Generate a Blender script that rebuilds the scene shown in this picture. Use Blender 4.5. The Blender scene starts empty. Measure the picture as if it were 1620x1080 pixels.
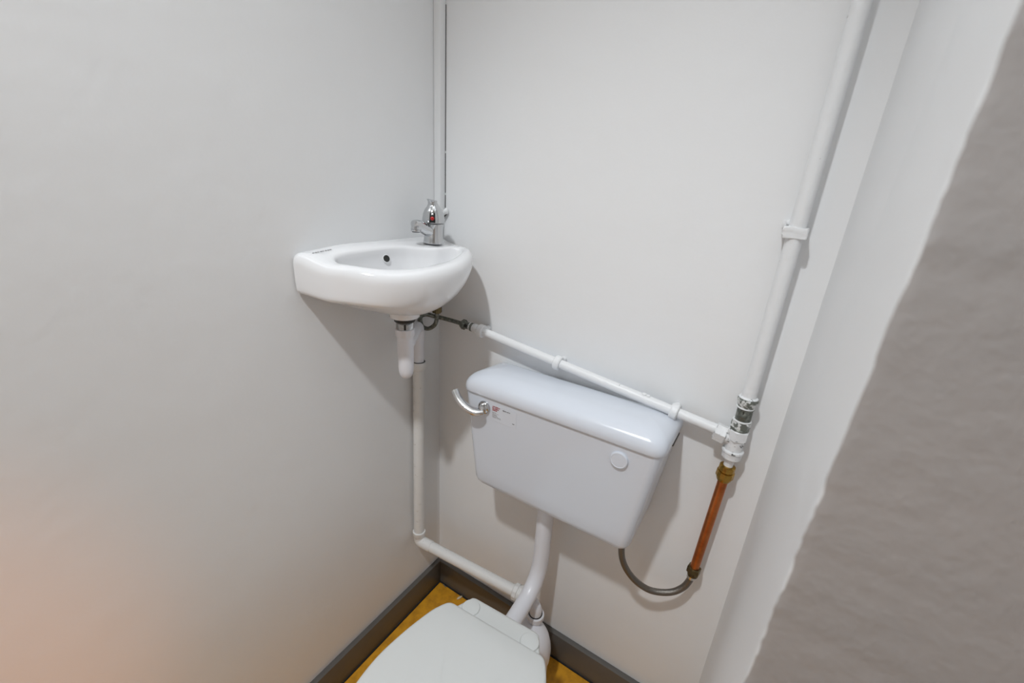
import bpy, bmesh, math, random
from mathutils import Vector, Matrix, Euler
random.seed(7)
PI = math.pi
K = 1.105            # everything below is laid out in units of 1.105 m; scaled to metres at the end
C = bpy.context.scene.collection
V = Vector

# ------------------------------------------------------------------ materials
def new_mat(name):
    m = bpy.data.materials.new(name); m.use_nodes = True
    nt = m.node_tree
    return m, nt, nt.nodes['Principled BSDF']

def noise(nt, scale, detail=3, rough=.5, coord='Object'):
    tc = nt.nodes.new('ShaderNodeTexCoord'); n = nt.nodes.new('ShaderNodeTexNoise')
    n.inputs['Scale'].default_value = scale; n.inputs['Detail'].default_value = detail
    n.inputs['Roughness'].default_value = rough
    nt.links.new(tc.outputs[coord], n.inputs['Vector'])
    return n

def ramp(nt, fac, stops):
    r = nt.nodes.new('ShaderNodeValToRGB'); e = r.color_ramp.elements
    while len(e) < len(stops): e.new(.5)
    for i, (p, c) in enumerate(stops):
        e[i].position = p; e[i].color = (*c, 1)
    nt.links.new(fac, r.inputs['Fac'])
    return r

def mat(name, col, rough=.4, metal=0., coat=0., bump=None, vary=None, spec=None):
    """vary = (scale, colour2, lo, hi) mottles the colour; bump = [(scale, distance), ...]"""
    m, nt, b = new_mat(name)
    b.inputs['Base Color'].default_value = (*col, 1)
    b.inputs['Roughness'].default_value = rough
    b.inputs['Metallic'].default_value = metal
    if coat: b.inputs['Coat Weight'].default_value = coat; b.inputs['Coat Roughness'].default_value = .05
    if spec is not None: b.inputs['Specular IOR Level'].default_value = spec
    if vary:
        sc, c2, lo, hi = vary
        n = noise(nt, sc, 5, .6)
        r = ramp(nt, n.outputs['Fac'], [(lo, col), (hi, c2)])
        nt.links.new(r.outputs['Color'], b.inputs['Base Color'])
    if bump:
        prev = None
        for sc, dist in bump:
            n = noise(nt, sc, 3)
            bp = nt.nodes.new('ShaderNodeBump'); bp.inputs['Distance'].default_value = dist
            bp.inputs['Strength'].default_value = 1
            nt.links.new(n.outputs['Fac'], bp.inputs['Height'])
            if prev: nt.links.new(prev.outputs['Normal'], bp.inputs['Normal'])
            prev = bp
        nt.links.new(prev.outputs['Normal'], b.inputs['Normal'])
    return m

def chipped(name, paint, metal_col, lo, hi, scale=70):
    """white gloss paint with small chips showing dark metal"""
    m, nt, b = new_mat(name)
    n = noise(nt, scale, 4, .65)
    r = ramp(nt, n.outputs['Fac'], [(lo, paint), (hi, metal_col)])
    nt.links.new(r.outputs['Color'], b.inputs['Base Color'])
    b.inputs['Roughness'].default_value = .38
    n2 = noise(nt, 90, 3)
    bp = nt.nodes.new('ShaderNodeBump'); bp.inputs['Distance'].default_value = .0012
    nt.links.new(n2.outputs['Fac'], bp.inputs['Height']); nt.links.new(bp.outputs['Normal'], b.inputs['Normal'])
    return m

WHITE = (.80, .80, .80)
M = {}
M['wall'] = mat('white wall paint', (.86, .865, .87), .42, bump=[(7, .002), (40, .0004), (220, .00012)])
M['grey_wall'] = mat('grey wall paint', (.37, .352, .345), .6, bump=[(10, .0012), (55, .0012), (200, .0004)],
                     vary=(5, (.39, .366, .355), .4, .65))
M['ceiling'] = mat('ceiling paint', (.8, .8, .8), .8, bump=[(60, .001)])
M['floor'] = mat('ochre floor', (.74, .35, .02), .45, vary=(28, (.48, .21, .015), .42, .72), bump=[(120, .0006)])
M['skirting'] = mat('grey skirting', (.115, .108, .10), .36, bump=[(30, .0008)])
M['gap'] = mat('black gap dirt', (.006, .006, .007), .7, bump=[(140, .002)])
M['ceramic'] = mat('white glazed ceramic', (.85, .85, .86), .07, coat=.4)
M['cistern'] = mat('bluish white plastic', (.70, .735, .80), .22)
M['seat'] = mat('white seat plastic', (.75, .77, .76), .3)
M['pan'] = mat('toilet ceramic', (.84, .84, .84), .1)
M['trap'] = mat('new white plastic', (.80, .80, .84), .3)
M['waste'] = mat('painted waste pipe', (.79, .785, .77), .4, bump=[(60, .0012)],
                 vary=(75, (.62, .60, .57), .62, .72))
M['pipe'] = chipped('painted pipe', (.80, .805, .81), (.05, .045, .04), .725, .745, 60)
M['chip'] = chipped('chipped fitting paint', (.78, .785, .79), (.07, .07, .065), .60, .65, 110)
M['bare'] = chipped('half bare fitting', (.72, .73, .72), (.13, .14, .12), .46, .52, 85)
M['tarnish'] = mat('tarnished metal', (.13, .14, .12), .45, .7, vary=(120, (.28, .29, .26), .45, .65))
M['old_brass'] = mat('dull brass', (.16, .12, .055), .35, .9, vary=(120, (.07, .055, .03), .45, .7))
M['brass'] = mat('brass', (.46, .28, .06), .25, 1., vary=(90, (.30, .18, .05), .42, .7))
M['copper'] = mat('copper', (.55, .19, .06), .36, 1., vary=(34, (.38, .12, .04), .38, .68))
M['steel'] = mat('braided steel', (.22, .205, .185), .33, 1., bump=[(420, .0012)])
M['chrome'] = mat('chrome', (.60, .61, .62), .10, 1.)
M['satin'] = mat('satin chrome', (.66, .66, .66), .22, 1.)
M['black'] = mat('black rubber', (.008, .008, .008), .45)
M['dark'] = mat('dark hollow', (.02, .02, .018), .6)
M['red'] = mat('red dot', (.45, .01, .01), .3)
M['print_red'] = mat('red print', (.40, .12, .13), .6)
M['print_black'] = mat('dark print', (.16, .16, .17), .6)
M['print_grey'] = mat('grey print', (.42, .42, .43), .6)
M['film'] = mat('clear label film', (.705, .735, .795), .24)
M['chip_white'] = mat('cream chip', (.75, .62, .42), .6)

# ------------------------------------------------------------------ mesh helpers
def obj(name, bm, m, parent=None, smooth=True, angle=38, extra=None):
    bmesh.ops.recalc_face_normals(bm, faces=bm.faces)
    me = bpy.data.meshes.new(name); bm.to_mesh(me); bm.free()
    me.materials.append(m)
    if extra: me.materials.append(extra)
    if smooth:
        for p in me.polygons: p.use_smooth = True
        me.set_sharp_from_angle(angle=math.radians(angle))
    o = bpy.data.objects.new(name, me); C.objects.link(o)
    if parent is not None: o.parent = parent
    return o

def thing(name, loc, label, cat, group=None):
    o = bpy.data.objects.new(name, None); C.objects.link(o); o.location = loc
    o.empty_display_size = .05
    o['label'] = label; o['category'] = cat
    if group: o['group'] = group
    return o

def tag(o, label, cat, group=None):
    o['label'] = label; o['category'] = cat
    if group: o['group'] = group
    return o

def part(name, bm, m, parent, label=None, **kw):
    """vertices are written in room space; move them into the parent's frame"""
    off = V((0, 0, 0)); q = parent
    while q is not None: off += q.location; q = q.parent
    bmesh.ops.translate(bm, verts=bm.verts, vec=-off)
    o = obj(name, bm, m, parent, **kw)
    if label: o['label'] = label
    return o

def ring_faces(bm, rings, closed=True):
    for a, b in zip(rings, rings[1:]):
        n = len(a)
        for i in range(n if closed else n-1):
            j = (i+1) % n
            try: bm.faces.new((a[i], a[j], b[j], b[i]))
            except ValueError: pass

def loft(bm, pts_rings, cap0=True, cap1=True):
    rings = [[bm.verts.new(p) for p in r] for r in pts_rings]
    ring_faces(bm, rings)
    if cap0: bm.faces.new(rings[0])
    if cap1: bm.faces.new(list(reversed(rings[-1])))
    return rings

def frame(d):
    d = d.normalized()
    a = V((0, 0, 1)) if abs(d.z) < .9 else V((1, 0, 0))
    x = d.cross(a).normalized(); y = d.cross(x).normalized()
    return x, y

def lathe(bm, p0, d, prof, seg=28, cap0=True, cap1=True, rot=0., flat=1.):
    """prof = [(distance along d, radius)]"""
    p0 = V(p0); d = V(d).normalized(); x, y = frame(d)
    rs = []
    for t, r in prof:
        rs.append([p0 + d*t + (x*math.cos(rot+2*PI*i/seg) + y*math.sin(rot+2*PI*i/seg)*flat)*r for i in range(seg)])
    loft(bm, rs, cap0, cap1)

def cyl(bm, a, b, r, seg=28, bev=.0012):
    a = V(a); b = V(b); L = (b-a).length; bev = min(bev, L*.3, r*.3)
    lathe(bm, a, b-a, [(0, r-bev), (bev, r), (L-bev, r), (L, r-bev)], seg)

def hexnut(bm, a, b, r, bev=.0018, rot=0.):
    a = V(a); b = V(b); L = (b-a).length; bev = min(bev, L*.3)
    lathe(bm, a, b-a, [(0, r*.86), (bev, r), (L-bev, r), (L, r*.86)], 6, rot=rot)

def spline(pts, n=10, closed=False):
    pts = [V(p) for p in pts]; out = []; N = len(pts)
    for i in range(N if closed else N-1):
        if closed: p0, p1, p2, p3 = pts[i-1], pts[i], pts[(i+1) % N], pts[(i+2) % N]
        else:
            p1, p2 = pts[i], pts[i+1]
            p0 = pts[i-1] if i else p1*2-p2
            p3 = pts[i+2] if i+2 < N else p2*2-p1
        for k in range(n):
            t = k/n
            out.append(.5*((2*p1)+(p2-p0)*t+(2*p0-5*p1+4*p2-p3)*t*t+(3*p1-p0-3*p2+p3)*t**3))
    if not closed: out.append(pts[-1])
    return out

def tube(bm, path, r, seg=20, radii=None, flat=None):
    path = [V(p) for p in path]; n = len(path)
    tans = [(path[min(i+1, n-1)]-path[max(i-1, 0)]).normalized() for i in range(n)]
    x, y = frame(tans[0]); rs = []
    for i in range(n):
        if i:
            q = tans[i-1].rotation_difference(tans[i]); x = q @ x; y = q @ y
        rr = radii[i] if radii else r
        rs.append([path[i] + (x*math.cos(2*PI*k/seg) + y*math.sin(2*PI*k/seg)*(flat or 1))*rr for k in range(seg)])
    loft(bm, rs)

def box(bm, x0, x1, y0, y1, z0, z1, bev=0.):
    vs = [bm.verts.new((x, y, z)) for z in (z0, z1) for x, y in ((x0, y0), (x1, y0), (x1, y1), (x0, y1))]
    fs = [bm.faces.new([vs[i] for i in q]) for q in ((3,2,1,0),(4,5,6,7),(0,1,5,4),(1,2,6,5),(2,3,7,6),(3,0,4,7))]
    if bev:
        es = {e for f in fs for e in f.edges}
        bmesh.ops.bevel(bm, geom=list(es), offset=bev, segments=2, affect='EDGES', profile=.6)

def rrect(x0, x1, y0, y1, z, rf, rb=None, n=7):
    """rounded rectangle ring, front (low y) corner radius rf, back radius rb"""
    rb = rf if rb is None else rb
    out = []
    for cx, cy, r, a0 in ((x0+rf, y0+rf, rf, PI), (x1-rf, y0+rf, rf, 1.5*PI), (x1-rb, y1-rb, rb, 0), (x0+rb, y1-rb, rb, .5*PI)):
        for k in range(n):
            a = a0 + .5*PI*k/(n-1)
            out.append(V((cx+r*math.cos(a), cy+r*math.sin(a), z)))
    return out

def smooth01(t): t = max(0., min(1., t)); return t*t*(3-2*t)

# ------------------------------------------------------------------ the room shell
H = 2.5; YF = -1.95; XR = 1.75; YE = -.505
def xb(z): return .7785 + .0085*(z-.2)      # right wall at the back corner (slightly out of plumb)
def xe(z): return .7785 + .0225*(z-1.15)    # right wall at its free end

def struct(name, bm, m, **kw):
    o = obj(name, bm, m, **kw); o['kind'] = 'structure'; return o

bm = bmesh.new(); box(bm, -.1, XR+.1, YF-.1, .1, -.06, 0); struct('floor', bm, M['floor'], smooth=False)
bm = bmesh.new(); box(bm, -.1, XR+.1, YF-.1, .1, H, H+.06); struct('ceiling', bm, M['ceiling'], smooth=False)
bm = bmesh.new(); box(bm, -.1, 0, YF, 0, 0, H); struct('wall_left', bm, M['wall'], smooth=False)
bm = bmesh.new(); box(bm, -.1, .95, 0, .1, 0, H); struct('wall_back', bm, M['wall'], smooth=False)
bm = bmesh.new(); box(bm, -.1, XR+.1, YF-.1, YF, 0, H); struct('wall_front', bm, M['wall'], smooth=False)
bm = bmesh.new(); box(bm, XR, XR+.1, YF, YE+.1, 0, H); struct('wall_corridor', bm, M['wall'], smooth=False)
# right wall of the alcove: hexahedron following the two slightly leaning corners
bm = bmesh.new()
y1 = YE+.012
def xm(z): return xe(z) + (xb(z)-xe(z))*(.012/-YE)
q = [bm.verts.new(p) for p in ((xb(0), 0, 0), (xm(0), y1, 0), (.95, y1, 0), (.95, 0, 0),
                              (xb(H), 0, H), (xm(H), y1, H), (.95, y1, H), (.95, 0, H))]
for f in ((0,1,2,3),(4,5,6,7),(0,1,5,4),(1,2,6,5),(2,3,7,6),(3,0,4,7)): bm.faces.new([q[i] for i in f])
struct('wall_right', bm, M['wall'], smooth=False)
# partition facing the camera: grey face, painted over the arris with a rough edge
bm = bmesh.new()
N = 420; rows = []
bumps = [(1.21, .0022, .004), (1.02, .0016, .004), (.955, .0028, .003), (.87, .0018, .006), (1.30, .0014, .01), (.80, .002, .004), (1.09, .001, .006)]
jx = jy = 0.
for i in range(N+1):
    z = H*i/N
    jx = jx*.6 + random.gauss(0, .0004); jy = jy*.6 + random.gauss(0, .0003)
    b = sum(a*math.exp(-((z-c)/w)**2) for c, a, w in bumps)
    x = xe(z)+jx - b*.32; y = YE+jy - b*.8
    rows.append([bm.verts.new(p) for p in ((xm(z), y1, z), (xe(z)+.0002, YE+.004, z), (x, y+.0005, z), (x+.0010, y, z), (xe(z)+.006, YE, z), (XR, YE, z), (XR, y1, z))])
gf = []
for a, b in zip(rows, rows[1:]):
    for k in range(6):
        f = bm.faces.new((a[k], a[k+1], b[k+1], b[k]))
        if k >= 2: f.material_index = 1
struct('wall_partition', bm, M['wall'], extra=M['grey_wall'], angle=60)

# skirting boards, with the black joint along the floor
SH, ST = .086, .0149
def skirting(name, pts_top):
    pass
bm = bmesh.new(); box(bm, .0002, ST, YF+.01, -.0002, 0, SH, .0018); sk = struct('baseboard_left', bm, M['skirting'])
bm = bmesh.new(); tube(bm, [(ST, YF+.02, .0008), (ST, -1.0, .0008), (ST, -ST, .0008)], .0032, 8); part('floor_joint', bm, M['gap'], sk)
bm = bmesh.new(); box(bm, ST+.0002, xb(0)-.0005, -ST, -.0002, 0, SH, .0018); sk = struct('baseboard_back', bm, M['skirting'])
bm = bmesh.new(); tube(bm, [(ST, -ST, .0008), (.2, -ST, .0008), (.4, -ST, .0008), (.77, -ST, .0008)], .0034, 8); part('floor_joint', bm, M['gap'], sk)

# ------------------------------------------------------------------ wash basin
def polar(pts, c, n, close=True):
    """sample a closed outline by angle about c"""
    out = []
    P = [(p.x-c[0], p.y-c[1]) for p in pts]
    for i in range(n):
        a = 2*PI*i/n; dx, dy = math.cos(a), math.sin(a); best = None
        for (ax, ay), (bx, by) in zip(P, P[1:]+P[:1]):
            ex, ey = bx-ax, by-ay
            den = dx*ey-dy*ex
            if abs(den) < 1e-12: continue
            t = (ax*ey-ay*ex)/den; s = (ax*dy-ay*dx)/den
            if t > 0 and -1e-6 <= s <= 1+1e-6 and (best is None or t > best): best = t
        out.append(V((c[0]+dx*best, c[1]+dy*best, 0)))
    return out

BC = (.100, -.212)
outer = [(.0, -.012), (.05, -.0155), (.10, -.027), (.142, -.052), (.172, -.087), (.194, -.128), (.207, -.172), (.209, -.217),
         (.197, -.263), (.168, -.307), (.124, -.341), (.075, -.364), (.034, -.375), (0, -.3805)]
oc = spline([(x, y, 0) for x, y in outer], 8)
inner = [(.039, -.322), (.070, -.337), (.112, -.326), (.149, -.293), (.171, -.248), (.179, -.203), (.175, -.158), (.160, -.115), (.138, -.076),
         (.116, -.061), (.100, -.073), (.090, -.104), (.068, -.127), (.044, -.155), (.034, -.205), (.033, -.265)]
ic = spline([(x, y, 0) for x, y in inner], 8, True)
NB = 192
O = polar(oc, BC, NB); I = polar(ic, BC, NB)
B = [V((.11+.030*math.cos(2*PI*i/NB), -.225+.030*math.sin(2*PI*i/NB), 0)) for i in range(NB)]
D = [V((.105+.017*math.cos(2*PI*i/NB), -.220+.017*math.sin(2*PI*i/NB), 0)) for i in range(NB)]
def zoff(p):
    b = smooth01((.075-p.x)/.075)
    return .012*b - .011*smooth01((-p.y-.13)/.2)*(1-b) - .009*b*smooth01((-p.y-.27)/.12) - .008*smooth01((p.x-.09)/.08)*smooth01((-p.y-.06)/.12)
rings = []
# boss underneath
rings.append([V((.11+(b.x-.11)*.93, -.225+(b.y+.225)*.93, .9705)) for b in B])
rings.append([V((b.x, b.y, .9725)) for b in B])
S = 16; ZR = 1.078; ZB = .982
def prof_tail(s):
    P = [(0, 0, 0), (.2, 0, .28), (.38, .006, .49), (.46, .025, .56), (.56, .11, .595), (.7, .34, .715), (.85, .66, .885), (1, 1, 1)]
    for (a, f0, d0), (b, f1, d1) in zip(P, P[1:]):
        if s <= b+1e-9:
            t = (s-a)/(b-a); return f0+(f1-f0)*t, d0+(d1-d0)*t
for k in range(S, -1, -1):
    s = k/S; phi = s*PI/2
    r = []
    for o, b in zip(O, B):
        w = smooth01((-.215-o.y)/.15)
        back = smooth01((.03-o.x)/.03)*(1-w)
        f1, d1 = 1-math.cos(phi), math.sin(phi)**1.05
        f2, d2 = prof_tail(s)
        f = f1*(1-w)+f2*w; d = d1*(1-w)+d2*w
        f = f*(1-back)+back*(f**1.6)
        zo = zoff(o); z0 = ZR+zo*(1 if zo < 0 else .6)
        r.append(V((o.x+(b.x-o.x)*f, o.y+(b.y-o.y)*f, z0+(ZB-z0)*d)))
    rings.append(r)
def towards(p, c, dist):
    v = V((c[0]-p.x, c[1]-p.y, 0)); return p + v.normalized()*dist
for ins, z in ((.0012, 1.0835), (.004, 1.0895), (.0085, 1.0935), (.0125, 1.0948)):
    rings.append([towards(o, BC, ins) + V((0, 0, z+zoff(o))) for o in O])
for ins, z in ((-.004, 1.0946), (0, 1.0938), (.0028, 1.0915), (.0048, 1.0875)):
    rings.append([towards(p, BC, ins) + V((0, 0, z+zoff(p)*.9)) for p in I])
for f, d in ((.045, .10), (.075, .25), (.12, .45), (.20, .64), (.34, .80), (.52, .90), (.75, .965), (1, 1)):
    rings.append([V((p.x+(e.x-p.x)*f, p.y+(e.y-p.y)*f, 1.088+zoff(p)*.8*(1-d)+(1.000-1.088)*d)) for p, e in zip(I, D)])
for r in rings:
    for p in r:
        if p.x < .0006: p.x = .0006
basin = thing('wash_basin', (0.0006, -.2, 1.0), 'small white ceramic wash basin fixed to the left wall near the corner', 'basin')
bm = bmesh.new(); loft(bm, rings); part('bowl', bm, M['ceramic'], basin, angle=70)
bm = bmesh.new(); lathe(bm, (.105, -.220, .9985), (0, 0, 1), [(0, .0175), (.003, .0172), (.0036, .015), (.002, .012)], 28); part('drain_ring', bm, M['chrome'], basin, 'chrome drain ring')
# overflow
oh = V((.0385, -.203, 1.0745)); od = V((.9, -.15, .32))
bm = bmesh.new(); lathe(bm, oh-od.normalized()*.004, od, [(0, .0088), (.0052, .0088), (.0058, .0080), (.0058, .0072), (.003, .0070)], 28, True, True); ov = part('overflow_ring', bm, M['ceramic'], basin)
bm = bmesh.new(); lathe(bm, oh+od.normalized()*.0006, od, [(0, .0068), (.0016, .0068)], 24); part('overflow_hole', bm, M['dark'], ov, 'dark overflow hole')
# faint maker's print on the tail of the rim
bm = bmesh.new()
x = 0
for i, w in enumerate((.0035, .004, .0028, .0042, .003, .0036, .004, .0032)):
    yy = -.352 + i*.0050
    zz = 1.0950+zoff(V((.019, yy, 0)))
    box(bm, .0185, .0200, yy, yy+w*.9, zz-.0012, zz+.00015)
part('rim_print', bm, M['print_grey'], basin, 'faint grey print on the rim', smooth=False)

# ------------------------------------------------------------------ mixer tap
TX, TY, TZ = .057, -.082, 1.1035
tap = thing('basin_tap', (TX, TY, TZ), 'chrome mixer tap with a red dot standing on the basin', 'tap')
bm = bmesh.new()
lathe(bm, (TX, TY, TZ-.004), (0, 0, 1), [(0, .0225), (.004, .0228), (.006, .0218), (.02, .0205), (.034, .0212), (.0405, .0222), (.0415, .0215)], 40)
part('body', bm, M['chrome'], tap)
bm = bmesh.new()
lathe(bm, (TX, TY, TZ+.0385), (0, 0, 1), [(0, .0208), (.0015, .0236), (.006, .0243), (.012, .0238), (.021, .0221), (.029, .0188), (.035, .0142), (.0395, .0108), (.0445, .0100), (.0475, .0112), (.0485, .0114), (.0492, .010)], 40)
for v in bm.verts:      # the flared top of the lever tips up towards the wall side
    h = v.co.z-(TZ+.0385)
    if h > .036:
        k = (h-.036)/.013
        v.co.z += k*(-(v.co.x-TX)*.12+(-(v.co.y-TY))*.10)
        v.co.y += -.0035*k; v.co.x -= .001*k
lever = part('lever', bm, M['chrome'], tap)
cd = V((.60, -.80, 0)).normalized(); cs = V((-cd.y, cd.x, 0))
def cap_r(h):
    P = [(0, .0208), (.0015, .0236), (.006, .0243), (.012, .0238), (.021, .0221), (.029, .0188), (.035, .0142)]
    for (a, r0), (b, r1) in zip(P, P[1:]):
        if h <= b: return r0+(r1-r0)*(h-a)/(b-a)
    return .012
bm = bmesh.new()
rs = []
for i in range(9):
    h = .003+.020*i/8; r = cap_r(h)
    c = V((TX, TY, TZ+.0385+h))
    row = [c+cd*(r+.0006)+cs*s*.0058 for s in (-1, -.5, 0, .5, 1)]
    row = [c+(cd*math.cos(a)+cs*math.sin(a))*(r+.0004) for a in (-.26, -.13, 0, .13, .26)]
    rs.append([bm.verts.new(p) for p in row])
ring_faces(bm, rs, False)
ex = bmesh.ops.extrude_face_region(bm, geom=list(bm.faces))
bmesh.ops.translate(bm, verts=[g for g in ex['geom'] if isinstance(g, bmesh.types.BMVert)], vec=-cd*.0025)
strip = part('indicator_strip', bm, M['black'], lever, 'dark indicator strip')
h = .0115
bm = bmesh.new(); lathe(bm, V((TX, TY, TZ+.0385+h))+cd*(cap_r(h)-.001), cd+V((0, 0, .15)), [(0, .0040), (.0026, .0040), (.0034, .003), (.0036, .0012)], 20)
part('red_dot', bm, M['red'], lever, 'red dot')
bm = bmesh.new(); h = .0195
lathe(bm, V((TX, TY, TZ+.0385+h))+cd*(cap_r(h)-.0015), cd+V((0, 0, .5)), [(0, .0034), (.0028, .0034), (.0034, .002)], 4, rot=PI/4)
part('indicator_window', bm, M['satin'], lever)
# spout
sd = V((.03, -1., 0)).normalized()
s0 = V((TX, TY, TZ+.022))
path = spline([s0+sd*.006+V((0, 0, -.002)), s0+sd*.026+V((0, 0, .005)), s0+sd*.042+V((0, 0, .0115)), s0+sd*.054+V((0, 0, .0145)), s0+sd*.0635+V((0, 0, .0130))], 6)
n = len(path)
rad = [.0135-.0028*(i/(n-1)) if i < n-3 else .0105-.002*(i-n+4) for i in range(n)]
bm = bmesh.new(); tube(bm, path, .01, 24, rad)
spout = part('spout', bm, M['chrome'], tap)
bm = bmesh.new(); ae = s0+sd*.0545+V((0, 0, .0115))
lathe(bm, ae, V((sd.x*.12, sd.y*.12, -1)), [(0, .0100), (.0055, .0108), (.0062, .0102), (.0066, .0108), (.0098, .0106), (.0104, .0094)], 28)
aer = part('aerator', bm, M['chrome'], tap)
bm = bmesh.new(); lathe(bm, ae+V((0, 0, -.0101)), (0, 0, -1), [(0, .0088), (.001, .0086)], 24); part('aerator_mesh', bm, M['dark'], aer)

# ------------------------------------------------------------------ bottle trap
trap = thing('bottle_trap', (.11, -.225, .97), 'white plastic bottle trap screwed under the wash basin', 'trap')
AX = (.11, -.225)
bm = bmesh.new(); lathe(bm, (*AX, .9715), (0, 0, -1), [(0, .0225), (.002, .0235), (.006, .0215), (.009, .0208), (.0105, .019)], 32); part('rubber_washer', bm, M['black'], trap, 'black rubber washer')
bm = bmesh.new()
pr = []
for i in range(8): pr += [(.0022*i, .0172), (.0022*i+.0011, .0180)]
lathe(bm, (*AX, .9620), (0, 0, -1), pr, 32); thr = part('threaded_tail', bm, M['chrome'], trap, 'chrome threaded tail')
bm = bmesh.new(); dd = V((.72, -.69, 0)).normalized()
lathe(bm, V((*AX, .9535))+dd*.0150, dd, [(0, .0028), (.0036, .0028)], 4, rot=PI/4)
for v in bm.verts: v.co.z = .9535+(v.co.z-.9535)*2.4
part('slot', bm, M['dark'], thr)
bm = bmesh.new()
rs = []
for t, r in ((0, .0176), (.001, .0188), (.0135, .0188), (.0150, .0178)):
    rs.append([V((AX[0]+(r+(.0008 if (i//3) % 2 else 0))*math.cos(2*PI*i/72), AX[1]+(r+(.0008 if (i//3) % 2 else 0))*math.sin(2*PI*i/72), .9465-t)) for i in range(72)])
loft(bm, rs); part('trap_nut', bm, M['trap'], trap)
bm = bmesh.new()
lathe(bm, (*AX, .9325), (0, 0, -1), [(0, .0165), (.004, .0168), (.045, .0163), (.070, .0158), (.080, .0150), (.088, .0130), (.093, .0095), (.0955, .005)], 36)
part('bottle', bm, M['trap'], trap)
PX = .0205
ptop = V((PX, -.0965, .904)); so = V((*AX, .904)); od2 = (ptop-so).normalized(); od2.z = 0
bm = bmesh.new(); lathe(bm, so+od2*.012, od2, [(0, .0125), (.012, .0125), (.0135, .0140), (.026, .0140), (.0275, .0125), (.03, .0125)], 32); part('outlet_nut', bm, M['trap'], trap)
path = [so+od2*.036] + [so+od2*t for t in (.06, .09)]
L = (ptop-so).length
bend = spline([so+od2*(L-.034), so+od2*(L-.017)+V((0, 0, -.001)), ptop+od2*-.004+V((0, 0, -.008)), ptop+V((.0, .0, -.024)), ptop+V((0, -.001, -.05))], 6)
bm = bmesh.new(); tube(bm, path+bend+[ptop+V((0, -.0015, -.080)), ptop+V((0, -.002, -.0948))], .0132, 26); part('outlet_pipe', bm, M['trap'], trap)

# ------------------------------------------------------------------ waste pipe, vertical then along the back wall
wp = thing('waste_pipe', (PX, -.1, .25), 'white painted waste pipe dropping from the trap then running above the skirting', 'pipe')
a = V((PX, -.0985, .806)); b = V((PX, -.110, .272))
bm = bmesh.new(); cyl(bm, a, b, .0145, 32); part('upright_pipe', bm, M['waste'], wp)
bm = bmesh.new()
u = (b-a).normalized(); c0 = a-u*.003
lathe(bm, c0, u, [(0, .0152), (.0, .0172), (.002, .0182), (.017, .0182), (.019, .0172), (.0215, .0150)], 36); part('socket_collar', bm, M['waste'], wp)
bm = bmesh.new(); lathe(bm, c0-u*.0008, u, [(0, .0158), (.001, .0158)], 30); part('socket_seal', bm, M['black'], wp, 'black seal in the socket')
e1 = V((PX+.001, -.1105, .252)); e2 = V((.338, -.090, .2545)); hd = (e2-e1).normalized()
bm = bmesh.new(); tube(bm, spline([b+V((0, 0, .012)), b+V((0, 0, -.004)), e1+V((.004, 0, .003)), e1+hd*.022, e1+hd*.045], 6), .0158, 28); part('elbow', bm, M['waste'], wp)
bm = bmesh.new(); lathe(bm, b-u*.016, u, [(0, .0150), (.001, .0178), (.012, .0178), (.014, .0168), (.020, .0160)], 36); part('elbow_collar', bm, M['waste'], wp)
bm = bmesh.new(); cyl(bm, e1+hd*.03, e2, .0147, 32); part('level_pipe', bm, M['waste'], wp)
bm = bmesh.new()
rs = []
xx, yy = frame(hd)
for t, r in ((-.004, .0150), (-.004, .0185), (-.002, .0205), (.008, .0205), (.0095, .0190), (.0125, .0190), (.014, .0215), (.023, .0215), (.0245, .019)):
    rs.append([e2+hd*t+(xx*math.cos(2*PI*i/60)+yy*math.sin(2*PI*i/60))*(r+(.0009 if (i//3) % 2 and r > .02 else 0)) for i in range(60)])
loft(bm, rs); part('coupling_nut', bm, M['waste'], wp)
EX = V((.402, -.094, 0))
bm = bmesh.new(); tube(bm, spline([e2+hd*.012, e2+hd*.035, V((EX.x-.010, EX.y, .257)), V((EX.x-.001, EX.y-.001, .247)), V((EX.x, EX.y-.001, .230)), V((EX.x, EX.y-.001, .212))], 6), .0152, 26); part('drop_bend', bm, M['trap'], wp)
bm = bmesh.new(); lathe(bm, (EX.x, EX.y-.001, .232), (0, 0, -1), [(0, .0165), (.0, .0205), (.0015, .0220), (.014, .0215), (.016, .0195), (.0235, .0185)], 36); part('boss_collar', bm, M['trap'], wp)
bm = bmesh.new(); lathe(bm, (EX.x, EX.y-.001, .2328), (0, 0, -1), [(0, .0175), (.001, .0175)], 30); part('boss_seal', bm, M['black'], wp, 'black seal in the boss')

# pan connector
pc = None
bm = bmesh.new()
lathe(bm, (.400, -.118, .003), (0, 0, 1), [(0, .057), (.006, .0585), (.012, .055), (.11, .055), (.112, .0585), (.135, .0590), (.150, .0575), (.170, .0525), (.186, .045), (.198, .0345), (.206, .022), (.209, .01)], 48)
pc = obj('pan_connector', bm, M['trap']); tag(pc, 'white rounded soil pipe connector behind the toilet seat', 'soil connector')

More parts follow.
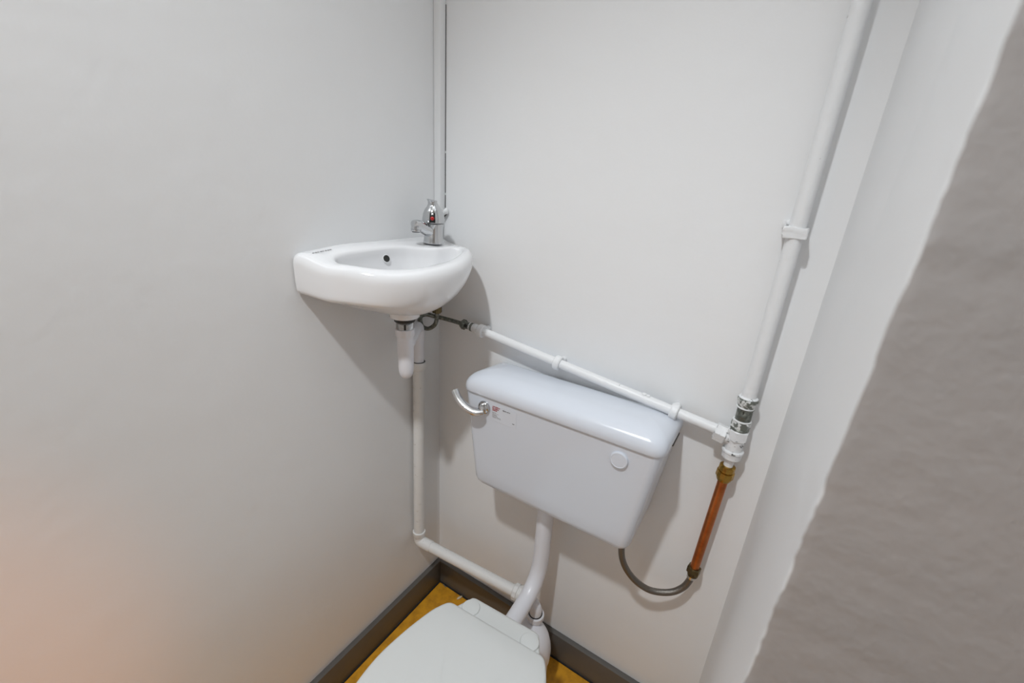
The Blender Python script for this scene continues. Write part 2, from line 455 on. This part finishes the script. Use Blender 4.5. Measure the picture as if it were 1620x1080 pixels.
# ------------------------------------------------------------------ cistern
cist = thing('cistern', (.415, -.004, .574), 'white plastic low level cistern hung on the back wall', 'cistern')
bm = bmesh.new()
zb, zt = .574, .8125
def cis(z, ins=0.):
    t = (z-zb)/(zt-zb)
    return rrect(.2315-.0285*t+ins, .5950+.0320*t-ins, -.1395-.0085*t+ins, -.0015, z, .017, .004)
rs = []
for ins, z in ((.020, zb), (.012, zb+.0012), (.006, zb+.0045), (.002, zb+.011), (0, zb+.019)): rs.append(cis(z, ins))
for z in (.62, .68, .74, .79, zt): rs.append(cis(z))
loft(bm, rs); body = part('body', bm, M['cistern'], cist, angle=50)
bm = bmesh.new()
rs = []
for ins, z in ((.004, .8115), (.0006, .8118), (0, .8132), (0, .821), (.0012, .828), (.0042, .8345), (.0090, .840), (.0155, .8442), (.024, .8472), (.036, .8492), (.05, .850)):
    rs.append([V((p.x, p.y, z-.015*smooth01((p.y+.085)/.085)*(z-.8115)/.0385)) for p in rrect(.1995+ins, .6305-ins, -.1525+ins, -.0015-ins*.55, z, .024, .010)])
loft(bm, rs); part('lid', bm, M['cistern'], cist, angle=70)
# side tab under the lid at the right
bm = bmesh.new(); box(bm, .6288, .6312, -.085, -.035, .806, .8108, .0008); part('lid_clip', bm, M['dark'], cist)
# flush lever
lev = None
hb = V((.259, -.1470, .7845))
bm = bmesh.new(); lathe(bm, hb+V((0, .001, 0)), (0, -1, 0), [(0, .0150), (.003, .0150), (.006, .0138), (.0085, .011), (.0095, .0075)], 32); esc = part('lever_boss', bm, M['chrome'], cist)
path = spline([hb+V((.0065, -.012, -.0045)), hb+V((-.004, -.0165, -.0065)), hb+V((-.018, -.021, -.0055)), hb+V((-.036, -.0235, .0015)), hb+V((-.052, -.023, .0125)), hb+V((-.0655, -.020, .0275))], 8)
n = len(path)
bm = bmesh.new(); tube(bm, path, .006, 20, [.0058+.0066*math.sin(PI*min(1, (i+1.0)/(n*.4))/2)-.0034*(i/n) for i in range(n)], .75); part('flush_lever', bm, M['satin'], cist, 'curved chrome flush lever')
bm = bmesh.new(); lathe(bm, hb+V((.002, -.007, .003)), (.5, -.8, .4), [(0, .009), (.0035, .0085), (.005, .006)], 24); part('lever_hub', bm, M['chrome'], cist)
# blanking button
bb = V((.5565, -.1462, .7815))
bm = bmesh.new(); lathe(bm, bb, (0, -1, 0), [(0, .0165), (.0040, .0165), (.0056, .0156), (.0062, .0140), (.0056, .0132), (.0060, .006)], 40); part('blanking_cap', bm, M['cistern'], cist, 'round white blanking cap')
# sticker: clear film with three red lines, grey lines, an arrow and a tick of text (too small to read)
def fy(z): return -.1395-.0085*(z-zb)/(zt-zb)
bm = bmesh.new()
zz0, zz1 = .7605, .7985
q = [bm.verts.new((x, fy(z)-e, z)) for e in (.0001, .0005) for x, z in ((.2775, zz0), (.339, zz0), (.339, zz1), (.2775, zz1))]
for f in ((3,2,1,0),(4,5,6,7),(0,1,5,4),(1,2,6,5),(2,3,7,6),(3,0,4,7)): bm.faces.new([q[i] for i in f])
film = part('sticker', bm, M['film'], cist, 'small sticker with red and dark print', smooth=False)
def dashes(rows, mat_, nm):
    bm = bmesh.new()
    for x0, x1, z, hgt in rows:
        x = x0
        while x < x1:
            w = random.uniform(.0007, .0015)*(hgt/.0022)**.5
            w = min(w, x1-x)
            y = fy(z)-.0006
            hh = hgt*random.choice((1, 1, .8, .65))
            box(bm, x, x+w*.8, y-.0002, y+.0004, z, z+hh)
            x += w
            if random.random() < .12: x += .0008
    part(nm, bm, mat_, film, smooth=False)
dashes([(.2795, .2990, .7925, .0032), (.2795, .2960, .7885, .0032), (.2795, .2915, .7845, .0032)], M['print_red'], 'red_print')
dashes([(.2795, .2890, .7800, .0013), (.2795, .2960, .7778, .0013), (.2795, .2910, .7745, .0018), (.2795, .2930, .7722, .0013), (.2795, .3005, .7700, .0013), (.2800, .3010, .7682, .0013)], M['print_grey'], 'grey_print')
bm = bmesh.new()
y = fy(.7925)-.0006
v3 = [bm.verts.new(p) for p in ((.3045, y-.0002, .7925), (.3085, y-.0002, .7945), (.3085, y-.0002, .7905))]; bm.faces.new(v3)
ex = bmesh.ops.extrude_face_region(bm, geom=list(bm.faces)); bmesh.ops.translate(bm, verts=[g for g in ex['geom'] if isinstance(g, bmesh.types.BMVert)], vec=(0, .0005, 0))
part('dark_arrow', bm, M['print_black'], film, smooth=False)
dashes([(.3090, .3240, .7915, .0020)], M['print_black'], 'dark_print')
dashes([(.3300, .3350, .7690, .0018)], M['print_black'], 'corner_print')

# flush pipe
fp = thing('flush_pipe', (.391, -.07, .3), 'white plastic flush pipe bending from the cistern down to the toilet', 'pipe')
bm = bmesh.new()
tube(bm, spline([(.3905, -.070, .578), (.3905, -.070, .53), (.3905, -.070, .46), (.391, -.0715, .40), (.391, -.077, .36), (.3905, -.092, .328), (.3895, -.118, .307), (.389, -.15, .2975), (.389, -.185, .2935), (.389, -.2045, .2925)], 6), .0195, 32)
part('bent_pipe', bm, M['trap'], fp)
bm = bmesh.new(); lathe(bm, (.3905, -.070, .5735), (0, 0, -1), [(0, .030), (.004, .031), (.012, .030), (.014, .025), (.02, .0225)], 36); part('cistern_nut', bm, M['trap'], fp)

# ------------------------------------------------------------------ toilet
OX, OY = .3955, -.2745
ux = V((.9977, .068, 0)); uy = V((.068, -.9977, 0))
def T(u, v, z): return V((OX, OY, 0)) + ux*u + uy*v + V((0, 0, z))
HW = [(0, .085), (0, .100), (.0006, .1065), (.0028, .1120), (.0066, .1165), (.0115, .1200), (.018, .1240), (.04, .1345), (.087, .1480), (.125, .1560), (.16, .1610), (.20, .1612), (.25, .1545), (.30, .1385), (.34, .1160), (.372, .087), (.394, .054), (.405, .025), (.4085, .008)]
def hw_outline(hw, sc=1., vs=1., v0=0.):
    L_ = [(-w*sc, v0+v*vs) for v, w in hw]
    R_ = [(w*sc, v0+v*vs) for v, w in reversed(hw)]
    return L_+R_
def dense(outl, n=120):
    pts = spline([(u, v, 0) for u, v in outl], 6, True)
    return pts
wc = thing('toilet', (OX, OY, 0), 'white toilet with its lid closed below the cistern', 'toilet')
lo = dense(hw_outline(HW))
cu = V((0, .2, 0))
def shr(p, d):
    v = cu-p; return p+v.normalized()*d
bm = bmesh.new(); rs = []
for d, z in ((.004, .3665), (.0010, .3672), (0, .3690), (0, .3745), (.0008, .3765), (.003, .3783), (.007, .3795)):
    rs.append([T(q.x, q.y, z) for q in (shr(p, d) for p in lo)])
for k, z in ((.80, .3812), (.5, .3825), (.15, .383)):
    rs.append([T(q.x, q.y, z) for q in (cu+(p-cu)*k for p in lo)])
loft(bm, rs); part('lid', bm, M['seat'], wc, angle=60)
seat_hw = [(-.0460, .05), (-.0460, .070), (-.0452, .0770), (-.0430, .0815), (-.039, .0845), (-.034, .0870), (-.012, .0985), (.015, .112)] + [(v, w-.003) for v, w in HW[7:]]
so_ = spline([(u, v, 0) for u, v in hw_outline(seat_hw)], 6, True)
bm = bmesh.new(); rs = []
for d, z in ((.006, .346), (.001, .3475), (0, .350), (0, .3590), (.0012, .3615), (.004, .3632), (.008, .3638)):
    rs.append([T(q.x, q.y, z) for q in (shr(p, d) for p in so_)])
loft(bm, rs); seat = part('seat', bm, M['seat'], wc, angle=50)
for cxy in ((-.0705, -.0185), (.0725, -.0180)):
    bm = bmesh.new(); c = T(*cxy, .3625)
    lathe(bm, c, (0, 0, 1), [(0, .0200), (.0022, .0200), (.0042, .0185), (.0052, .014), (.0056, .006)], 36); part('hinge_cap', bm, M['seat'], wc)
# bowl
bm = bmesh.new(); rs = []
for z, sc, vs, v0 in ((0.001, .62, .62, .035), (.004, .64, .63, .032), (.03, .60, .60, .035), (.10, .56, .58, .035), (.17, .62, .66, .025), (.23, .76, .78, .012), (.28, .88, .90, .002), (.315, .945, .965, -.008), (.335, .955, .985, -.010), (.343, .945, .98, -.008), (.345, .92, .96, -.003)):
    o_ = [V((p.x*sc, v0+p.y*vs, 0)) for p in lo]
    rs.append([T(p.x, p.y, z) for p in o_])
loft(bm, rs); part('bowl', bm, M['pan'], wc, angle=60)
bm = bmesh.new(); tube(bm, [(.389, -.205, .292), (.389, -.24, .292), (.392, -.30, .290)], .0255, 28); part('inlet_spigot', bm, M['pan'], wc)
bm = bmesh.new(); tube(bm, spline([(.400, -.1785, .15), (.400, -.22, .155), (.400, -.29, .17)], 5), .047, 32); part('outlet_spigot', bm, M['pan'], wc)

# ------------------------------------------------------------------ painted water pipes
# corner riser above the tap
rp = V((.0112, -.0112, 0))
riser = thing('riser_pipe', (rp.x, rp.y, 1.12), 'white painted pipe up the corner behind the tap', 'pipe')
bm = bmesh.new(); box(bm, .0006, .0195, -.0180, -.0006, 1.163, H-.002, .0016)
part('pipe_casing', bm, M['wall'], riser)
bm = bmesh.new(); cyl(bm, (.0112, -.0112, 1.105), (.0112, -.0112, 1.17), .0075, 20); part('pipe_end', bm, M['pipe'], riser)
bm = bmesh.new()
for zz, ln in ((1.52, .10), (1.40, .16), (1.31, .03), (1.265, .05), (1.225, .04), (1.185, .03)):
    box(bm, .0190, .0204, -.0012, -.0002, zz-ln/2, zz+ln/2)
part('dark_joint', bm, M['dark'], riser, 'broken dark joint beside the pipe', smooth=False)
bm = bmesh.new()
bmesh.ops.create_uvsphere(bm, u_segments=18, v_segments=12, radius=.008)
for v in bm.verts: v.co = V((v.co.x*1.0+.0245, v.co.y*.8-.0055, v.co.z*1.1+1.1625+.002*math.sin(v.co.x*400)))
part('filler_lump', bm, M['pipe'], riser)
bm = bmesh.new(); cyl(bm, (.0205, -.010, 1.1495), (.029, -.007, 1.157), .0011, 8, .0002); part('screw', bm, M['dark'], riser)

# big pipe on the right
vp = thing('supply_pipe', (.7245, -.028, .905), 'white painted vertical water pipe on the right of the back wall', 'pipe')
vt = V((.7385, -.0265, H-.001)); vb = V((.7245, -.030, .9035))
bm = bmesh.new(); cyl(bm, vb, vt, .0112, 32); part('pipe_length', bm, M['pipe'], vp)
def on_v(z): t = (z-vb.z)/(vt.z-vb.z); return vb.lerp(vt, t)
c = on_v(1.186)
sc_ = thing('saddle_clip', (c.x, 0, 1.186), 'white painted square saddle clip on the vertical pipe', 'pipe clip')
bm = bmesh.new(); box(bm, c.x-.0172, c.x+.0150, c.y-.0130, -.0006, 1.1785, 1.1945, .0016)
bmesh.ops.subdivide_edges(bm, edges=[e for e in bm.edges if e.calc_length() > .008], cuts=4, use_grid_fill=True)
for v in bm.verts:
    v.co += V((random.gauss(0, .0004), random.gauss(0, .0005), random.gauss(0, .0004)))
    if v.co.y > -.003: v.co.y = -.0006
    if v.co.z > 1.192 and v.co.x < c.x: v.co.z += .0016*math.exp(-((v.co.x-c.x+.008)/.005)**2)
part('band', bm, M['pipe'], sc_, angle=25)
bm = bmesh.new(); lathe(bm, (c.x-.0115, -.010, 1.199), (0, -1, .2), [(0, .0042), (.006, .004), (.0075, .0025)], 12); scw = part('screw_head', bm, M['pipe'], sc_)
bm = bmesh.new(); box(bm, c.x-.020, c.x-.003, -.008, -.0005, 1.191, 1.202, .001); part('lug', bm, M['pipe'], sc_)

# isolating valve under the right pipe
def Z(x, z): return V((x, -.030, z))
iv = thing('isolating_valve', (.7245, -.03, .853), 'tarnished isolating valve with a screw slot below the vertical pipe', 'valve')
bm = bmesh.new(); lathe(bm, Z(.7245, .913), (0, 0, -1), [(0, .0125), (.001, .0158), (.004, .0165), (.008, .0158), (.016, .0135), (.019, .0128)], 30); part('top_nut', bm, M['bare'], iv)
bm = bmesh.new(); lathe(bm, Z(.7245, .8945), (0, 0, -1), [(0, .0135), (.002, .0138), (.003, .0125), (.024, .0125), (.025, .0140), (.0275, .0140)], 30); vb_ = part('valve_body', bm, M['tarnish'], iv)
sv = V((-.05, -.95, .30)).normalized()
bm = bmesh.new(); lathe(bm, Z(.7240, .8825)+sv*.0095, sv, [(0, .0075), (.0032, .0075), (.0038, .0066), (.0030, .0058), (.0030, .0045), (.0036, .0043)], 24); scr = part('slot_screw', bm, M['tarnish'], iv)
bm = bmesh.new(); s_ = Z(.7240, .8825)+sv*.0132; xs, ys = frame(sv)
box(bm, s_.x-.0007, s_.x+.0007, s_.y-.0006, s_.y+.0006, s_.z-.0034, s_.z+.0034); part('slot', bm, M['black'], scr, smooth=False)
for zz, rr in ((.8960, .0140), (.8705, .0146)):
    bm = bmesh.new(); lathe(bm, Z(.7240, zz), (0, 0, -1), [(0, rr-.001), (.0008, rr), (.0022, rr), (.003, rr-.001)], 28); part('paint_ring', bm, M['pipe'], iv, 'white paint ring')
bm = bmesh.new(); lathe(bm, Z(.7245, .9150), (0, 0, -1), [(0, .0118), (.0006, .0138), (.0022, .0152), (.0034, .0140)], 28); part('paint_ring', bm, M['chip'], iv, 'white paint ring')
bm = bmesh.new(); hexnut(bm, Z(.7240, .8685), Z(.7238, .8535), .0158, rot=.3); part('bottom_nut', bm, M['bare'], iv)

tee = thing('pipe_tee', (.723, -.03, .82), 'chipped white tee fitting joining the two painted pipes', 'pipe fitting')
bm = bmesh.new(); lathe(bm, Z(.7238, .8545), (0, 0, -1), [(0, .0135), (.0015, .0150), (.0035, .0150), (.0045, .0138)], 30); part('collar', bm, M['tarnish'], tee)
bm = bmesh.new(); hexnut(bm, Z(.7236, .851), Z(.7232, .830), .0180, rot=.1); part('top_nut', bm, M['chip'], tee)
bm = bmesh.new(); cyl(bm, Z(.7232, .832), Z(.7222, .802), .0140, 28); 
cyl(bm, V((.722, -.030, .8275)), V((.703, -.030, .8315)), .0122, 26)
part('tee_body', bm, M['chip'], tee)
bm = bmesh.new(); hexnut(bm, V((.7065, -.030, .8308)), V((.6865, -.030, .8345)), .0172, rot=.25); part('branch_nut', bm, M['chip'], tee)
bm = bmesh.new(); lathe(bm, Z(.7224, .8095), (0, 0, -1), [(0, .0138), (.001, .0176), (.004, .0180), (.0055, .0164), (.0165, .0160), (.0185, .0140)], 30); part('bottom_nut', bm, M['chip'], tee)

cp = thing('copper_pipe', (.7115, -.03, .5), 'bare copper pipe with brass ends right of the cistern', 'pipe')
bm = bmesh.new(); cyl(bm, Z(.7222, .795), Z(.7212, .768), .0080, 24); stub = part('stub', bm, M['pipe'], cp, 'painted stub above the brass coupling')
bm = bmesh.new(); lathe(bm, Z(.7178, .793), V((-.02, 0, -1)), [(0, .0036), (.022, .0036)], 10); part('dark_slit', bm, M['dark'], stub)
bm = bmesh.new(); a = Z(.7213, .7745); d = (Z(.7115, .523)-Z(.7222, .748)); 
lathe(bm, a, d, [(0, .0105), (.0012, .0135), (.010, .0140), (.011, .0125), (.0125, .0125), (.0135, .0152), (.0235, .0155), (.0245, .0135), (.029, .0128), (.033, .0112)], 14)
part('brass_coupling', bm, M['brass'], cp, 'brass coupling', angle=25)
bm = bmesh.new(); cyl(bm, Z(.7203, .748), Z(.7115, .518), .0087, 28); part('pipe_length', bm, M['copper'], cp)
bm = bmesh.new(); a = Z(.7118, .5255); hexnut(bm, a, a+V((-.0004, 0, -.0165)), .0135, rot=.2)
lathe(bm, a+V((0, 0, -.016)), (-.05, 0, -1), [(0, .0105), (.006, .0102), (.007, .0088)], 20)
part('end_nut', bm, M['old_brass'], cp)

ch = thing('cistern_hose', (.64, -.06, .44), 'braided steel hose looping under the cistern to the copper pipe', 'hose')
bm = bmesh.new()
tube(bm, spline([(.7105, -.0305, .507), (.709, -.0305, .488), (.7015, -.033, .466), (.686, -.040, .449), (.664, -.049, .4405), (.640, -.060, .4425), (.616, -.071, .458), (.597, -.080, .481), (.584, -.087, .508), (.577, -.090, .538), (.5755, -.090, .577)], 8), .0066, 18)
part('braided_tube', bm, M['steel'], ch)
bm = bmesh.new(); lathe(bm, (.7104, -.0305, .504), (-.09, -.01, -1), [(0, .0082), (.008, .0084), (.0095, .0072)], 20); part('ferrule', bm, M['satin'], ch)

# sloping pipe along the back wall
hp = thing('branch_pipe', (.42, -.03, .875), 'white painted water pipe sloping along the back wall above the cistern', 'pipe')
h0 = V((.139, -.030, .9055)); h1 = V((.692, -.030, .8370)); hdir = (h1-h0).normalized()
bm = bmesh.new(); cyl(bm, h0, h1, .0098, 28); part('pipe_length', bm, M['pipe'], hp)
bm = bmesh.new(); lathe(bm, h0-hdir*.003, hdir, [(0, .0098), (.0015, .0108), (.008, .0108), (.0095, .0100)], 20); part('end_sleeve', bm, M['chip'], hp)
bm = bmesh.new()
for t0, rr in ((.418, 1), (.426, .7)): 
    pp = h0+hdir*t0+V((0, -.001, .0098)); mtx = Matrix.Translation(pp) @ Matrix.Diagonal((.006*rr, .004, .0035*rr, 1))
    bmesh.ops.create_uvsphere(bm, u_segments=12, v_segments=8, radius=1, matrix=mtx)
part('paint_lump', bm, M['chip'], hp)
clabels = ['white painted pipe clip nearest the wash basin on the sloping pipe', 'middle white pipe clip on the sloping pipe, above the cistern lid',
           'white pipe clip on the sloping pipe, just above the right end of the cistern lid']
for xx_, lb in zip((.159, .364, .613), clabels):
    c = h0.lerp(h1, (xx_-h0.x)/(h1.x-h0.x))
    t = thing('pipe_clip', (c.x, 0, c.z), lb, 'pipe clip', 'pipe clips on the sloping pipe')
    bm = bmesh.new(); lathe(bm, c-hdir*.0072, hdir, [(0, .0105), (.0, .0140), (.002, .0156), (.0125, .0156), (.0144, .0140), (.0144, .0105)], 28); part('ring', bm, M['pipe'], t)
    bm = bmesh.new(); cyl(bm, (c.x, -.018, c.z), (c.x, -.0005, c.z), .0075, 16); part('wall_stud', bm, M['pipe'], t)

# small valve at the basin end of the sloping pipe
sv_ = thing('service_valve', (.12, -.03, .907), 'small dull metal valve between the basin hose and the sloping pipe', 'valve')
v0 = V((.0995, -.0295, .9075)); vd = (h0-v0).normalized(); LL = (h0-v0).length
bm = bmesh.new(); hexnut(bm, v0, v0+vd*.0125, .0125, rot=.2); part('hose_nut', bm, M['tarnish'], sv_)
bm = bmesh.new(); lathe(bm, v0+vd*.0115, vd, [(0, .0088), (.004, .0084), (.016, .0084), (.0175, .0105), (.0235, .0105), (.025, .009)], 22); part('valve_body', bm, M['tarnish'], sv_)
bm = bmesh.new(); lathe(bm, v0+vd*.0185+V((0, -.007, .002)), (0, -1, .3), [(0, .0042), (.0035, .0042), (.004, .003)], 16); part('slot_screw', bm, M['dark'], sv_)
bm = bmesh.new(); lathe(bm, v0+vd*.0245, vd, [(0, .0090), (.0015, .0102), (.0125, .0102), (.0135, .0090)], 22); part('painted_nut', bm, M['chip'], sv_)

th = thing('tap_hose', (.04, -.05, .9), 'thin dull metal hose looping up to the basin tap', 'hose')
bm = bmesh.new()
tube(bm, spline([(.1005, -.0295, .9075), (.082, -.0295, .9085), (.062, -.031, .9095), (.044, -.037, .912), (.028, -.048, .9155), (.015, -.064, .9215), (.0075, -.075, .917), (.0075, -.0765, .902), (.0115, -.0725, .890), (.021, -.065, .886), (.031, -.0585, .892), (.038, -.0555, .902), (.041, -.0545, .918), (.0415, -.0545, .932)], 7), .0052, 16)
part('bent_tube', bm, M['tarnish'], th)
bm = bmesh.new(); hexnut(bm, (.0420, -.0545, .929), (.0420, -.0545, .947), .0122, rot=.5)
cyl(bm, (.0422, -.0550, .946), (.0425, -.0560, .985), .0078, 18); part('tail_nut', bm, M['old_brass'], th)

# crumbs on the floor by the skirting
bm = bmesh.new(); bmesh.ops.create_icosphere(bm, subdivisions=2, radius=1)
for v in bm.verts: v.co = V((.1065+v.co.x*.0042+v.co.y*.003, -.0262+v.co.y*.010-.0, .0035+v.co.z*.0035))
cr = obj('plaster_crumb', bm, M['chip_white']); tag(cr, 'small cream plaster crumb on the floor by the back skirting', 'crumb')
for i, (x, y, r) in enumerate(((.0345, -.0195, .0028), (.0405, -.0202, .0022), (.0445, -.0210, .0026))):
    bm = bmesh.new(); bmesh.ops.create_icosphere(bm, subdivisions=1, radius=r)
    for v in bm.verts: v.co = V((x+v.co.x, y+v.co.y*.7, r*.8+v.co.z*.8))
    tag(obj('metal_scrap', bm, M['tarnish'], angle=10), 'tiny dark metal scrap on the floor in the skirting corner', 'scrap', 'metal scraps in the floor corner')

# ------------------------------------------------------------------ lights
def light(name, kind, loc, energy, col=(1, 1, 1), **kw):
    l = bpy.data.lights.new(name, kind); l.energy = energy; l.color = col
    for k, v in kw.items(): setattr(l, k, v)
    o = bpy.data.objects.new(name, l); C.objects.link(o); o.location = loc
    return o
def aim(o, tgt):
    o.rotation_euler = (V(tgt)-o.location).to_track_quat('-Z', 'Y').to_euler()
cl = light('ceiling_lamp', 'SPOT', (.43, -1.19, 2.40), 110, (.935, .975, 1.), spot_size=math.radians(78), spot_blend=1., shadow_soft_size=.05)
aim(cl, (.46, -.20, .0))
# added fill light washing the wall behind the photographer: soft bounce into the alcove
hw = light('bounce_fill', 'AREA', (.75, -1.30, 1.05), 4.5, (.935, .975, 1.), shape='RECTANGLE', size=.7)
hw.data.size_y = 1.0; aim(hw, (.70, -3., 1.0))
up = light('ceiling_fill', 'AREA', (.42, -.42, 2.05), 6, (.935, .975, 1.), shape='DISK', size=.3)  # added fill, bounced off the ceiling to lift the alcove walls
aim(up, (.42, -.419, 3.))
dl = light('floor_fill', 'SPOT', (.50, -1.12, 2.40), 60, (.96, .98, 1.), spot_size=math.radians(34), spot_blend=.6, shadow_soft_size=.08)  # added spot on the floor for ochre bounce onto the lower walls
aim(dl, (.48, -1.12, 0))
w1 = light('corridor_lamp', 'SPOT', (1.45, -1.25, .75), 22, (1., .30, .03), spot_size=math.radians(43), spot_blend=.65, shadow_soft_size=.05)
aim(w1, (0, -1.16, .57))
w2 = light('corridor_glow', 'SPOT', (1.25, -1.4, .9), 1.6, (1., .42, .15), spot_size=math.radians(17), spot_blend=1., shadow_soft_size=.08)
aim(w2, (.97, -.505, 1.07))

w = bpy.data.worlds.new('world'); bpy.context.scene.world = w; w.use_nodes = True
w.node_tree.nodes['Background'].inputs['Color'].default_value = (.9, .95, 1, 1)
w.node_tree.nodes['Background'].inputs['Strength'].default_value = .3

# ------------------------------------------------------------------ camera
cam = bpy.data.cameras.new('camera'); co = bpy.data.objects.new('camera', cam); C.objects.link(co)
cam.sensor_width = 36; cam.lens = 36*674.244/1620
cam.clip_start = .01
co.location = (.72247, -.80467, 1.22617)
co.rotation_euler = Euler((1.2235265, -.0567382, .5725975), 'XYZ')
bpy.context.scene.camera = co
cam.dof.use_dof = True; cam.dof.focus_distance = 1.15; cam.dof.aperture_fstop = 3.2

# ------------------------------------------------------------------ to metres
done = set()
for o in bpy.data.objects:
    o.location = o.location*K
    if o.type == 'MESH' and o.data.name not in done:
        done.add(o.data.name); o.data.transform(Matrix.Scale(K, 4))

vs = bpy.context.scene.view_settings
vs.view_transform = 'Standard'; vs.look = 'None'; vs.gamma = 1; vs.use_curve_mapping = False
vs.exposure = -0.25
